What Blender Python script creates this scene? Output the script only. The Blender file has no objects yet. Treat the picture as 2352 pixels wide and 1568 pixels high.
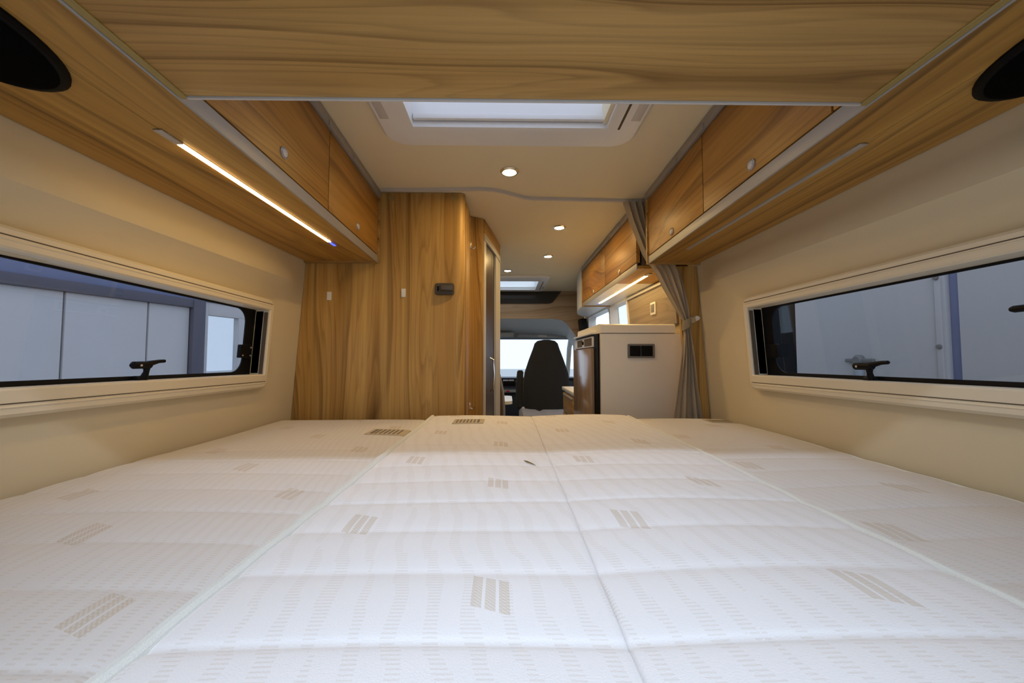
import bpy, bmesh, math, random
from mathutils import Vector, Matrix

random.seed(7)
PI = math.pi
ZC = 1.17                       # height of the eye above the van floor; z below is written from the eye
S = bpy.context.scene
COL = S.collection

# ------------------------------------------------------------------ camera, world, large lights, exposure
cam = bpy.data.objects.new('camera', bpy.data.cameras.new('camera'))
COL.objects.link(cam)
cam.data.lens = 13.0; cam.data.sensor_width = 36.0; cam.data.clip_start = 0.02; cam.data.clip_end = 300
cam.location = (0.012, 0, ZC)
cam.rotation_euler = (math.radians(92.56), 0, math.radians(-0.81))
S.camera = cam

world = bpy.data.worlds.new('world'); S.world = world
world.use_nodes = True
bg = world.node_tree.nodes['Background']
bg.inputs[0].default_value = (0.67, 0.82, 1.0, 1); bg.inputs[1].default_value = 1.60

hall = bpy.data.lights.new('hall_strip_light', 'AREA')       # long strip of hall lights behind the open rear doors
hall.shape = 'RECTANGLE'; hall.size = 4.8; hall.size_y = 0.06
hall.energy = 176; hall.color = (0.66, 0.79, 1.0)
ho = bpy.data.objects.new('hall_strip_light', hall); COL.objects.link(ho)
ho.location = (0.08, -2.30, ZC + 2.58)
ho.rotation_euler = (Vector((0, 0.6, ZC - 0.2)) - Vector(ho.location)).to_track_quat('-Z', 'Y').to_euler()

S.view_settings.view_transform = 'Standard'
S.view_settings.look = 'None'
S.view_settings.exposure = 0.0
S.view_settings.gamma = 1.0
S.view_settings.use_curve_mapping = False

# ------------------------------------------------------------------ node helpers / materials
class NT:
    def __init__(s, name):
        s.m = bpy.data.materials.new(name); s.m.use_nodes = True
        s.t = s.m.node_tree; s.b = s.t.nodes['Principled BSDF']; s.out = s.t.nodes['Material Output']
    def n(s, typ, **kw):
        x = s.t.nodes.new(typ)
        for k, v in kw.items(): setattr(x, k, v)
        return x
    def put(s, sock, v):
        if isinstance(v, bpy.types.NodeSocket): s.t.links.new(v, sock)
        else: sock.default_value = v
    def math(s, op, a, b=0.0, c=0.0):
        x = s.n('ShaderNodeMath', operation=op)
        s.put(x.inputs[0], a); s.put(x.inputs[1], b); s.put(x.inputs[2], c)
        return x.outputs[0]
    def comb(s, x, y, z):
        c = s.n('ShaderNodeCombineXYZ')
        for i, v in enumerate((x, y, z)): s.put(c.inputs[i], v)
        return c.outputs[0]
    def noise(s, vec, scale=1.0, detail=2.0, rough=0.5, dist=0.0):
        x = s.n('ShaderNodeTexNoise'); s.put(x.inputs['Vector'], vec)
        x.inputs['Scale'].default_value = scale; x.inputs['Detail'].default_value = detail
        x.inputs['Roughness'].default_value = rough; x.inputs['Distortion'].default_value = dist
        return x.outputs[0]
    def ramp(s, fac, stops):
        r = s.n('ShaderNodeValToRGB'); s.put(r.inputs[0], fac)
        e = r.color_ramp.elements
        while len(e) < len(stops): e.new(0.5)
        for i, (p, c) in enumerate(stops):
            e[i].position = p; e[i].color = (c, c, c, 1) if not isinstance(c, tuple) else (*c, 1)
        return r.outputs[0]
    def mix(s, fac, a, b, mode='MIX'):
        x = s.n('ShaderNodeMix', data_type='RGBA', blend_type=mode)
        s.put(x.inputs[0], fac)
        for i, v in ((6, a), (7, b)):
            s.put(x.inputs[i], (*v, 1) if isinstance(v, tuple) and len(v) == 3 else v)
        return x.outputs[2]
    def bump(s, h, strength=0.1, dist=0.002):
        x = s.n('ShaderNodeBump'); x.inputs['Strength'].default_value = strength; x.inputs['Distance'].default_value = dist
        s.put(x.inputs['Height'], h); s.t.links.new(x.outputs[0], s.b.inputs['Normal'])

def srgb(r, g, b):
    f = lambda c: (c/255/12.92) if c/255 <= 0.04045 else ((c/255+0.055)/1.055)**2.4
    return (f(r), f(g), f(b))

def plain(name, col, rough=0.5, metal=0.0, var=0.04, scale=8.0, bump=0.0, coat=0.0, spec=0.5):
    q = NT(name)
    q.b.inputs['Specular IOR Level'].default_value = spec
    tc = q.n('ShaderNodeTexCoord').outputs['Object']
    nz = q.noise(tc, scale, 3)
    lo = tuple(max(0, c*(1-var)) for c in col); hi = tuple(min(1, c*(1+var)) for c in col)
    q.t.links.new(q.mix(nz, lo, hi), q.b.inputs['Base Color'])
    q.b.inputs['Roughness'].default_value = rough; q.b.inputs['Metallic'].default_value = metal
    q.b.inputs['Coat Weight'].default_value = coat
    if bump: q.bump(q.noise(tc, 450, 2), bump, 0.001)
    return q.m

def wood(name, axis, light=(0.51, 0.315, 0.108), mid=(0.375, 0.205, 0.057), dark=(0.14, 0.066, 0.016), rough=0.42, rings=17.0, swirl=0.75, soft=1.0):
    q = NT(name)
    tc = q.n('ShaderNodeTexCoord').outputs['Object']
    sp = q.n('ShaderNodeSeparateXYZ'); q.t.links.new(tc, sp.inputs[0])
    rnd = q.math('MULTIPLY', q.n('ShaderNodeObjectInfo').outputs['Random'], 23.0)
    def vec(al, ac, off=0.0):
        c = [q.math('ADD', q.math('MULTIPLY', sp.outputs[i], al if i == axis else ac), q.math('ADD', rnd, off)) for i in range(3)]
        return q.comb(*c)
    n1 = q.noise(vec(0.42, 2.4), 1.0, 2.0, 0.45, 0.15)
    acr = [sp.outputs[i] for i in range(3) if i != axis]
    across = q.math('MULTIPLY', q.math('ADD', acr[0], acr[1]), rings*0.95)
    fib = q.noise(vec(4.0, 170.0, 3.0), 1.0, 2.0, 0.6)
    band = q.noise(vec(0.35, 13.0, 7.0), 1.0, 3.0, 0.55, 0.2)
    field = q.math('ADD', across, q.math('MULTIPLY', n1, rings*swirl))
    ring = q.math('FRACT', field)
    line = q.ramp(ring, [(0.0, 0.0), (0.60, 0.04), (0.84, 0.30), (0.95, 1.0), (1.0, 0.0)])
    fine = q.math('FRACT', q.math('MULTIPLY', q.math('ADD', field, q.math('MULTIPLY', band, 1.2)), 4.0))
    fline = q.ramp(fine, [(0.0, 0.0), (0.6, 0.15), (0.9, 1.0), (1.0, 0.0)])
    mask = q.ramp(band, [(0.35, 0.35), (0.60, 1.0)])
    col = q.mix(q.ramp(band, [(0.34, 0.0), (0.66, 1.0)]), light, mid)
    col = q.mix(q.math('MULTIPLY', q.math('MULTIPLY', line, mask), 0.95*soft), col, dark)
    col = q.mix(q.math('MULTIPLY', q.math('MULTIPLY', fline, mask), 0.50*soft), col, dark)
    col = q.mix(q.ramp(fib, [(0.35, 0.0), (0.75, 0.22)]), col, dark)
    q.t.links.new(col, q.b.inputs['Base Color'])
    q.b.inputs['Roughness'].default_value = rough; q.b.inputs['Specular IOR Level'].default_value = 0.3
    q.bump(fib, 0.12, 0.0008)
    return q.m

def glass(name, tint, gloss=0.07):
    q = NT(name)
    tr = q.n('ShaderNodeBsdfTransparent'); tr.inputs[0].default_value = (*tint, 1)
    gl = q.n('ShaderNodeBsdfGlossy'); gl.inputs['Roughness'].default_value = 0.015
    lw = q.n('ShaderNodeLayerWeight'); lw.inputs[0].default_value = 0.5
    fres = q.math('ADD', q.math('MULTIPLY', q.math('POWER', lw.outputs['Facing'], 5.0), 0.45), 0.03)
    mx = q.n('ShaderNodeMixShader')
    q.t.links.new(fres, mx.inputs[0])
    q.t.links.new(tr.outputs[0], mx.inputs[1]); q.t.links.new(gl.outputs[0], mx.inputs[2])
    q.t.links.new(mx.outputs[0], q.out.inputs[0])
    return q.m

def milky(name, col):
    q = NT(name)
    a = q.n('ShaderNodeBsdfTranslucent'); a.inputs[0].default_value = (*col, 1)
    d = q.n('ShaderNodeBsdfDiffuse'); d.inputs[0].default_value = (0.75, 0.75, 0.78, 1)
    mx = q.n('ShaderNodeMixShader'); mx.inputs[0].default_value = 0.12
    q.t.links.new(a.outputs[0], mx.inputs[1]); q.t.links.new(d.outputs[0], mx.inputs[2])
    q.t.links.new(mx.outputs[0], q.out.inputs[0])
    return q.m

def emit(name, col, st):
    q = NT(name)
    q.b.inputs['Base Color'].default_value = (*col, 1)
    q.b.inputs['Emission Color'].default_value = (*col, 1); q.b.inputs['Emission Strength'].default_value = st
    return q.m

def mattress_mat(name, base, dash_amt=0.20, period=0.033):
    q = NT(name)
    tc = q.n('ShaderNodeTexCoord').outputs['Object']
    sp = q.n('ShaderNodeSeparateXYZ'); q.t.links.new(tc, sp.inputs[0])
    X, Y = sp.outputs[0], sp.outputs[1]
    # woven dashes: short rows gathered in wavering columns
    wav = q.math('MULTIPLY', q.noise(q.comb(q.math('MULTIPLY', X, 4.0), q.math('MULTIPLY', Y, 7.0), 2.0), 1.0, 2.0), 7.0)
    ph = q.math('ADD', q.math('MULTIPLY', q.math('ADD', X, q.math('MULTIPLY', Y, 0.22)), 2*PI/period), wav)
    jit = q.math('MULTIPLY', q.math('SUBTRACT', q.noise(q.comb(q.math('MULTIPLY', X, 90.0), q.math('SNAP', Y, 0.0046), 0.0), 1.0, 1.0), 0.5), 3.4)
    colm = q.math('GREATER_THAN', q.math('ADD', q.math('SINE', ph), jit), 0.42)
    row = q.math('LESS_THAN', q.math('FRACT', q.math('MULTIPLY', Y, 1/0.0046)), 0.40)
    dash = q.math('MULTIPLY', q.math('MULTIPLY', colm, row), dash_amt)
    # three slanted woven bars, repeated on a staggered lattice
    def motif(du, dv):
        u = q.math('MULTIPLY', q.math('SUBTRACT', q.math('FRACT', q.math('ADD', q.math('DIVIDE', q.math('ADD', X, 0.003), 0.37), 0.5+du)), 0.5), 0.37)
        v = q.math('MULTIPLY', q.math('SUBTRACT', q.math('FRACT', q.math('ADD', q.math('DIVIDE', q.math('SUBTRACT', Y, 0.365), 0.31), 0.5+dv)), 0.5), 0.31)
        s = q.math('ADD', u, q.math('MULTIPLY', v, 0.02))
        inside = q.math('LESS_THAN', q.math('ABSOLUTE', q.math('ADD', v, q.math('MULTIPLY', u, 0.35))), 0.025)
        wide = q.math('LESS_THAN', q.math('ABSOLUTE', s), 0.0185)
        bars = q.math('LESS_THAN', q.math('FRACT', q.math('DIVIDE', q.math('ADD', s, 0.0185), 0.0131)), 0.76)
        return q.math('MULTIPLY', q.math('MULTIPLY', inside, wide), bars)
    mo = q.math('MAXIMUM', motif(0, 0), motif(0.5, 0.5))
    wv = q.math('ADD', q.math('MULTIPLY', q.math('SINE', q.math('MULTIPLY', q.math('ADD', X, Y), 1400)), 0.25), 0.75)
    col = q.mix(dash, base, (0.50, 0.40, 0.27))
    col = q.mix(q.math('MULTIPLY', q.math('MULTIPLY', mo, wv), 0.5), col, (0.48, 0.36, 0.20))
    soft = q.noise(tc, 5.0, 3.0)
    col = q.mix(q.ramp(soft, [(0.3, 0.06), (0.7, 0.0)]), col, (0.60, 0.56, 0.52))
    q.t.links.new(col, q.b.inputs['Base Color'])
    q.b.inputs['Roughness'].default_value = 0.85
    q.b.inputs['Sheen Weight'].default_value = 0.15
    q.bump(q.math('ADD', q.noise(tc, 700, 2), q.math('MULTIPLY', dash, -0.8)), 0.25, 0.0012)
    return q.m

def cloth(name, col, scale=900):
    q = NT(name)
    tc = q.n('ShaderNodeTexCoord').outputs['Object']
    w = q.noise(tc, scale, 2)
    q.t.links.new(q.mix(w, tuple(c*0.82 for c in col), tuple(min(1, c*1.15) for c in col)), q.b.inputs['Base Color'])
    q.b.inputs['Roughness'].default_value = 0.9
    q.b.inputs['Sheen Weight'].default_value = 0.1
    q.bump(w, 0.2, 0.001)
    return q.m

M = {}
M['wx'] = wood('wood_grain_across', 0, rings=20.0)
M['wy'] = wood('wood_grain_along', 1, light=(0.56, 0.33, 0.086), mid=(0.41, 0.215, 0.046), rings=10.0, swirl=0.6, soft=0.9)
M['wz'] = wood('wood_grain_upright', 2, light=(0.64, 0.41, 0.135), mid=(0.45, 0.245, 0.062), rings=8.0, swirl=0.6, soft=0.85)
M['door'] = wood('wood_door_fronts', 1, light=(0.47, 0.245, 0.055), mid=(0.35, 0.165, 0.030), dark=(0.15, 0.064, 0.016), rings=10, swirl=0.7, soft=1.0)
M['bulk'] = wood('wood_bulkhead_pale', 0, light=(0.47, 0.335, 0.21), mid=(0.42, 0.29, 0.175), dark=(0.27, 0.17, 0.09), rings=10, swirl=0.3)
M['kwood'] = wood('wood_kitchen_panel', 1, light=(0.36, 0.29, 0.20), mid=(0.27, 0.21, 0.14), dark=(0.15, 0.11, 0.07))
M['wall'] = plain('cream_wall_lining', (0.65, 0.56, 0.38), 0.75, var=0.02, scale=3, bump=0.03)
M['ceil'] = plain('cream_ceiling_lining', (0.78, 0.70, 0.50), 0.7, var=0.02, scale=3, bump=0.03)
M['frame'] = plain('cream_window_plastic', (0.74, 0.66, 0.50), 0.32, var=0.01)
M['slot'] = plain('dark_slot', (0.09, 0.065, 0.04), 0.7)
M['alu'] = plain('brushed_aluminium', (0.50, 0.48, 0.46), 0.38, metal=0.55, var=0.05, scale=20)
M['alul'] = plain('light_grey_profile', (0.55, 0.53, 0.51), 0.4, var=0.03)
M['trim'] = plain('grey_trim_profile', (0.33, 0.315, 0.30), 0.42, var=0.03)
M['gold'] = plain('olive_gold_edging', (0.33, 0.235, 0.07), 0.45)
M['white'] = plain('white_plastic', (0.78, 0.77, 0.75), 0.35, var=0.01)
M['cream'] = plain('cream_laminate', (0.84, 0.80, 0.72), 0.32, var=0.015)
M['black'] = plain('black_plastic', (0.005, 0.005, 0.006), 0.45, spec=0.14)
M['blackm'] = plain('black_speaker_cloth', (0.003, 0.003, 0.003), 0.9, spec=0.02)
M['rimb'] = plain('black_speaker_rim', (0.003, 0.003, 0.003), 0.6, spec=0.10)
M['rubber'] = plain('black_rubber', (0.006, 0.006, 0.007), 0.55, spec=0.2)
M['grey'] = plain('grey_plastic', (0.17, 0.165, 0.155), 0.45)
M['latch'] = plain('dark_bronze_plastic', (0.075, 0.062, 0.045), 0.38)
M['cab'] = plain('cab_grey_plastic', (0.74, 0.75, 0.74), 0.6)
M['cabd'] = plain('cab_dark_plastic', (0.035, 0.04, 0.055), 0.5)
M['visor'] = plain('visor_grey', (0.32, 0.35, 0.37), 0.7)
M['dkpanel'] = plain('dark_brown_felt', (0.035, 0.028, 0.021), 0.85)
M['chrome'] = plain('chrome', (0.75, 0.74, 0.72), 0.18, metal=1.0)
M['screw'] = plain('screw_metal', (0.6, 0.6, 0.6), 0.35, metal=0.8)
M['glass'] = glass('tinted_acrylic', (0.70, 0.70, 0.725))
M['clear'] = glass('clear_glass', (0.97, 0.985, 0.99))
M['milky'] = milky('milky_acrylic', (0.93, 0.90, 0.92))
M['led'] = emit('warm_led', (1.0, 0.65, 0.24), 34.0)
M['spot'] = emit('warm_downlight', (1.0, 0.67, 0.27), 440.0)
M['blue'] = emit('blue_indicator', (0.06, 0.10, 1.0), 2.2)
M['ledoff'] = plain('frosted_strip_off', (0.36, 0.35, 0.33), 0.35)
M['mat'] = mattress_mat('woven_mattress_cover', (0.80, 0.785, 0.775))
M['mats'] = mattress_mat('woven_mattress_cover_fine', (0.70, 0.675, 0.65), 0.26, 0.017)  # side cushions: finer dashes, base darkened to imitate the weaker light there
M['pipe'] = cloth('pale_edge_tape', (0.72, 0.73, 0.68))
M['label'] = plain('sewn_label', (0.52, 0.44, 0.31), 0.8)
M['ink'] = plain('label_print', (0.16, 0.15, 0.14), 0.8)
M['curtain'] = cloth('taupe_curtain', (0.66, 0.58, 0.45))
M['tie'] = cloth('beige_tieback', (0.58, 0.50, 0.36))
M['seatd'] = cloth('charcoal_seat_fabric', (0.009, 0.009, 0.010))
M['seatl'] = cloth('grey_seat_fabric', (0.26, 0.26, 0.31))
M['bench'] = cloth('brown_bench_fabric', (0.13, 0.10, 0.07))
M['floor'] = plain('dark_floor_vinyl', (0.07, 0.06, 0.05), 0.5)
M['tambour'] = plain('dark_brown_tambour', (0.075, 0.045, 0.027), 0.3)
M['hull'] = plain('white_bodywork', (0.75, 0.76, 0.78), 0.4)
M['shed'] = plain('pale_panel_wall', (0.60, 0.575, 0.565), 0.7, var=0.05, scale=1.2)
M['shedblue'] = plain('blue_grey_fascia', (0.17, 0.20, 0.33), 0.6, var=0.1, scale=2)
M['sheddark'] = plain('dark_steel', (0.10, 0.10, 0.13), 0.6)
M['ground'] = plain('pale_concrete', (0.46, 0.45, 0.44), 0.9, var=0.12, scale=6)
M['van'] = plain('white_neighbour_paint', (0.455, 0.44, 0.43), 0.4, var=0.03, scale=1)
M['vandark'] = plain('dark_neighbour_glass', (0.008, 0.009, 0.011), 0.5, spec=0.08)
M['red'] = plain('red_button', (0.6, 0.02, 0.04), 0.4)
M['vent'] = plain('silver_vent', (0.65, 0.67, 0.75), 0.35)
M['stem'] = plain('dry_straw', (0.16, 0.11, 0.03), 0.8)

# ------------------------------------------------------------------ mesh helpers
WL = {}
def obj(name, bm, mat, parent=None, smooth=True, origin=None, ang=35):
    bmesh.ops.recalc_face_normals(bm, faces=bm.faces)
    me = bpy.data.meshes.new(name)
    vs = [v.co.copy() for v in bm.verts]
    if parent is not None: o0 = WL[parent.name]
    elif origin is not None: o0 = Vector(origin)
    else:
        o0 = Vector(((min(v.x for v in vs)+max(v.x for v in vs))/2, (min(v.y for v in vs)+max(v.y for v in vs))/2, min(v.z for v in vs)))
    for v in bm.verts: v.co -= o0
    bm.to_mesh(me); bm.free()
    me.materials.append(M[mat])
    if smooth:
        for p in me.polygons: p.use_smooth = True
        me.set_sharp_from_angle(angle=math.radians(ang))
    o = bpy.data.objects.new(name, me); COL.objects.link(o)
    if parent is not None: o.parent = parent
    else: o.location = o0 + Vector((0, 0, ZC))
    WL[o.name] = o0
    return o

def tag(o, label=None, cat=None, group=None, kind=None):
    if label: o['label'] = label
    if cat: o['category'] = cat
    if group: o['group'] = group
    if kind: o['kind'] = kind
    return o

def thing(name, loc, label=None, cat=None, group=None, kind=None):
    o = bpy.data.objects.new(name, None); COL.objects.link(o)
    o.empty_display_size = 0.1
    o.location = Vector(loc) + Vector((0, 0, ZC)); WL[o.name] = Vector(loc)
    return tag(o, label, cat, group, kind)

def B(): return bmesh.new()

def loft(bm, rings, closed=True, cap=True):
    """rings: lists of points; consecutive rings are skinned"""
    R = [[bm.verts.new(p) for p in r] for r in rings]
    n = len(R[0])
    for a, b in zip(R, R[1:]):
        for i in range(n if closed else n-1):
            j = (i+1) % n
            bm.faces.new((a[i], a[j], b[j], b[i]))
    if cap and closed:
        bm.faces.new(R[0][::-1]); bm.faces.new(R[-1])
    return R

def bx(bm, x0, x1, y0, y1, z0, z1, bev=0.0, seg=2):
    t = bmesh.new()
    loft(t, [[(x0, y0, z0), (x1, y0, z0), (x1, y1, z0), (x0, y1, z0)], [(x0, y0, z1), (x1, y0, z1), (x1, y1, z1), (x0, y1, z1)]])
    merge(bm, t, bev, seg)

def merge(bm, t, bev=0.0, seg=2):
    bmesh.ops.recalc_face_normals(t, faces=t.faces)
    if bev: bmesh.ops.bevel(t, geom=list(t.edges), offset=bev, segments=seg, affect='EDGES', profile=0.6, clamp_overlap=True)
    me = bpy.data.meshes.new('tmp'); t.to_mesh(me); t.free(); bm.from_mesh(me); bpy.data.meshes.remove(me)

def hexa(bm, A, Bq, bev=0.0, seg=2):
    """solid between two quads/polygons"""
    t = bmesh.new(); loft(t, [A, Bq]); merge(bm, t, bev, seg)

def tube(bm, pts, r, seg=10):
    pts = [Vector(p) for p in pts]
    rr = r if isinstance(r, (list, tuple)) else [r]*len(pts)
    rings = []; up = None
    for i, p in enumerate(pts):
        d = (pts[min(i+1, len(pts)-1)] - pts[max(i-1, 0)]).normalized()
        if up is None:
            up = Vector((0, 0, 1)) if abs(d.z) < 0.9 else Vector((1, 0, 0))
        a = d.cross(up).normalized(); b = a.cross(d).normalized(); up = b
        rings.append([p + (a*math.cos(2*PI*k/seg) + b*math.sin(2*PI*k/seg))*rr[i] for k in range(seg)])
    t = bmesh.new(); loft(t, rings); merge(bm, t)

def lathe(bm, prof, c, axis='z', seg=28, sx=1.0, sy=1.0, cap=True):
    """prof: (radius, height) along axis; closed with caps"""
    rings = []
    for r, h in prof:
        ring = []
        for k in range(seg):
            a = 2*PI*k/seg; u, v = r*sx*math.cos(a), r*sy*math.sin(a)
            if axis == 'z': p = (c[0]+u, c[1]+v, c[2]+h)
            elif axis == 'y': p = (c[0]+u, c[1]+h, c[2]+v)
            else: p = (c[0]+h, c[1]+u, c[2]+v)
            ring.append(p)
        rings.append(ring)
    t = bmesh.new(); loft(t, rings, cap=cap); merge(bm, t)

def rrect(u0, u1, v0, v1, r, k=6):
    pts = []
    for cu, cv, a0 in ((u1-r, v1-r, 0), (u0+r, v1-r, 90), (u0+r, v0+r, 180), (u1-r, v0+r, 270)):
        for i in range(k+1):
            a = math.radians(a0 + 90*i/k); pts.append((cu+r*math.cos(a), cv+r*math.sin(a)))
    return pts

def lines(a, b, step, extra=()):
    n = max(1, round((b-a)/step)); L = [a+(b-a)*i/n for i in range(n+1)]
    for e in extra:
        if a < e < b:
            i = min(range(len(L)), key=lambda k: abs(L[k]-e) if 0 < k < len(L)-1 else 9)
            if abs(L[i]-e) < step*0.45: L[i] = e
            else: L.append(e)
        L.sort()
    return L

def slab(bm, us, vs, fin, fout, hole=lambda u, v: False):
    """two-sided slab on a grid with holes"""
    g = {}
    def V(i, j, s):
        k = (i, j, s)
        if k not in g: g[k] = bm.verts.new((fin if s == 0 else fout)(us[i], vs[j]))
        return g[k]
    nu, nv = len(us)-1, len(vs)-1
    solid = lambda i, j: 0 <= i < nu and 0 <= j < nv and not hole((us[i]+us[i+1])/2, (vs[j]+vs[j+1])/2)
    for i in range(nu):
        for j in range(nv):
            if not solid(i, j): continue
            c = [(i, j), (i+1, j), (i+1, j+1), (i, j+1)]
            bm.faces.new([V(*q, 0) for q in c]); bm.faces.new([V(*q, 1) for q in reversed(c)])
            for (a, b), nb in zip(zip(c, c[1:]+c[:1]), ((i, j-1), (i+1, j), (i, j+1), (i-1, j))):
                if not solid(*nb): bm.faces.new((V(*b, 0), V(*a, 0), V(*a, 1), V(*b, 1)))

def smooth(a, b, x):
    t = min(1, max(0, (x-a)/(b-a))); return t*t*(3-2*t)

# ------------------------------------------------------------------ the van shell
def half(z):
    """half width of the living area at height z (walls lean inwards upwards)"""
    return 0.850 + 0.068*(0.41 - z) if z > -0.25 else 0.895 + 0.02*(-0.25 - z)

CEIL = 0.715
WIN = {-1: (0.33, 1.365), 1: (0.27, 1.285)}       # window frames along the wall: near end, far end
WZ = (-0.108, 0.210)
def recess(side, y, z):
    """soft raised padding around the shallow window recess"""
    y1 = WIN[side][1]
    a = smooth(y1+0.085, y1+0.03, y)*smooth(-0.20, -0.15, z)*smooth(0.31, 0.255, z)
    roll = smooth(0.262, 0.300, z)*smooth(0.400, 0.325, z)*smooth(1.56, 1.40, y)
    return 0.004*(1-a)*smooth(-0.6, -0.3, z) + 0.030*roll
def wall_fn(side):
    return lambda y, z: (side*(half(z) - recess(side, y, z)), y, z)
DW = (2.48, 3.72, -0.30, 0.42)                      # hole of an unseen side window added to let in daylight
KW = (2.50, 2.915, -0.02, 0.400)                   # kitchen window hole
SD = (2.935, 3.68, -1.08, 0.405)                      # open side door
CABW = (4.05, 4.62, -0.24, 0.20)                   # cab side window
for side, nm in ((-1, 'wall_left'), (1, 'wall_right')):
    y0, y1 = WIN[side][0]+0.024, WIN[side][1]-0.022
    z0, z1 = WZ[0]+0.05, WZ[1]-0.025
    def hole(y, z, side=side, y0=y0, y1=y1, z0=z0, z1=z1):
        if y0 < y < y1 and z0 < z < z1: return True
        if side > 0 and KW[0] < y < KW[1] and KW[2] < z < KW[3]: return True
        if side > 0 and SD[0] < y < SD[1] and SD[2] < z < SD[3]: return True
        if side < 0 and DW[0] < y < DW[1] and DW[2] < z < DW[3]: return True
        return CABW[0] < y < CABW[1] and CABW[2] < z < CABW[3]
    bm = B()
    us = lines(-0.06, 4.75, 0.035, (y0, y1, KW[0], KW[1], CABW[0], CABW[1], DW[0], DW[1], SD[0], SD[1])); vs = lines(-ZC, 0.75, 0.03, (z0, z1, KW[2], KW[3], CABW[2], CABW[3], DW[2], DW[3], SD[2], SD[3]))
    slab(bm, us, vs, wall_fn(side), lambda y, z, s=side: (s*(half(z)+0.05), y, z), hole)
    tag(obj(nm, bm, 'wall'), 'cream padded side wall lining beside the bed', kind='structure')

bm = B(); bx(bm, -0.99, 0.99, -0.06, 4.75, -ZC-0.05, -ZC)
tag(obj('floor', bm, 'floor'), 'dark vinyl floor of the van', kind='structure')

SK = [(-0.275, 0.319, 0.665, 1.098), (-0.275, 0.305, 3.34, 3.77)]
bm = B()
us = lines(-0.93, 0.93, 0.06, [s[i] for s in SK for i in (0, 1)]); vs = lines(-0.06, 3.95, 0.08, [s[i] for s in SK for i in (2, 3)])
slab(bm, us, vs, lambda x, y: (x, y, CEIL), lambda x, y: (x, y, CEIL+0.06), lambda x, y: any(s[0] < x < s[1] and s[2] < y < s[3] for s in SK))
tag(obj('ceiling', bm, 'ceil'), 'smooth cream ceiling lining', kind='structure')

bm = B()                                           # unseen rear body frame, opening narrowed to shape the light on the bed
slab(bm, lines(-0.95, 0.95, 0.1, (-0.36, 0.42)), lines(-ZC, 0.76, 0.1, (-0.85, 0.628)), lambda x, z: (x, -0.035, z), lambda x, z: (x, -0.075, z),
     lambda x, z: -0.36 < x < 0.42 and -0.85 < z < 0.628)
tag(obj('wall_rear', bm, 'hull'), 'unseen rear body frame, its opening narrowed to shape the light', kind='structure')

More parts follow.
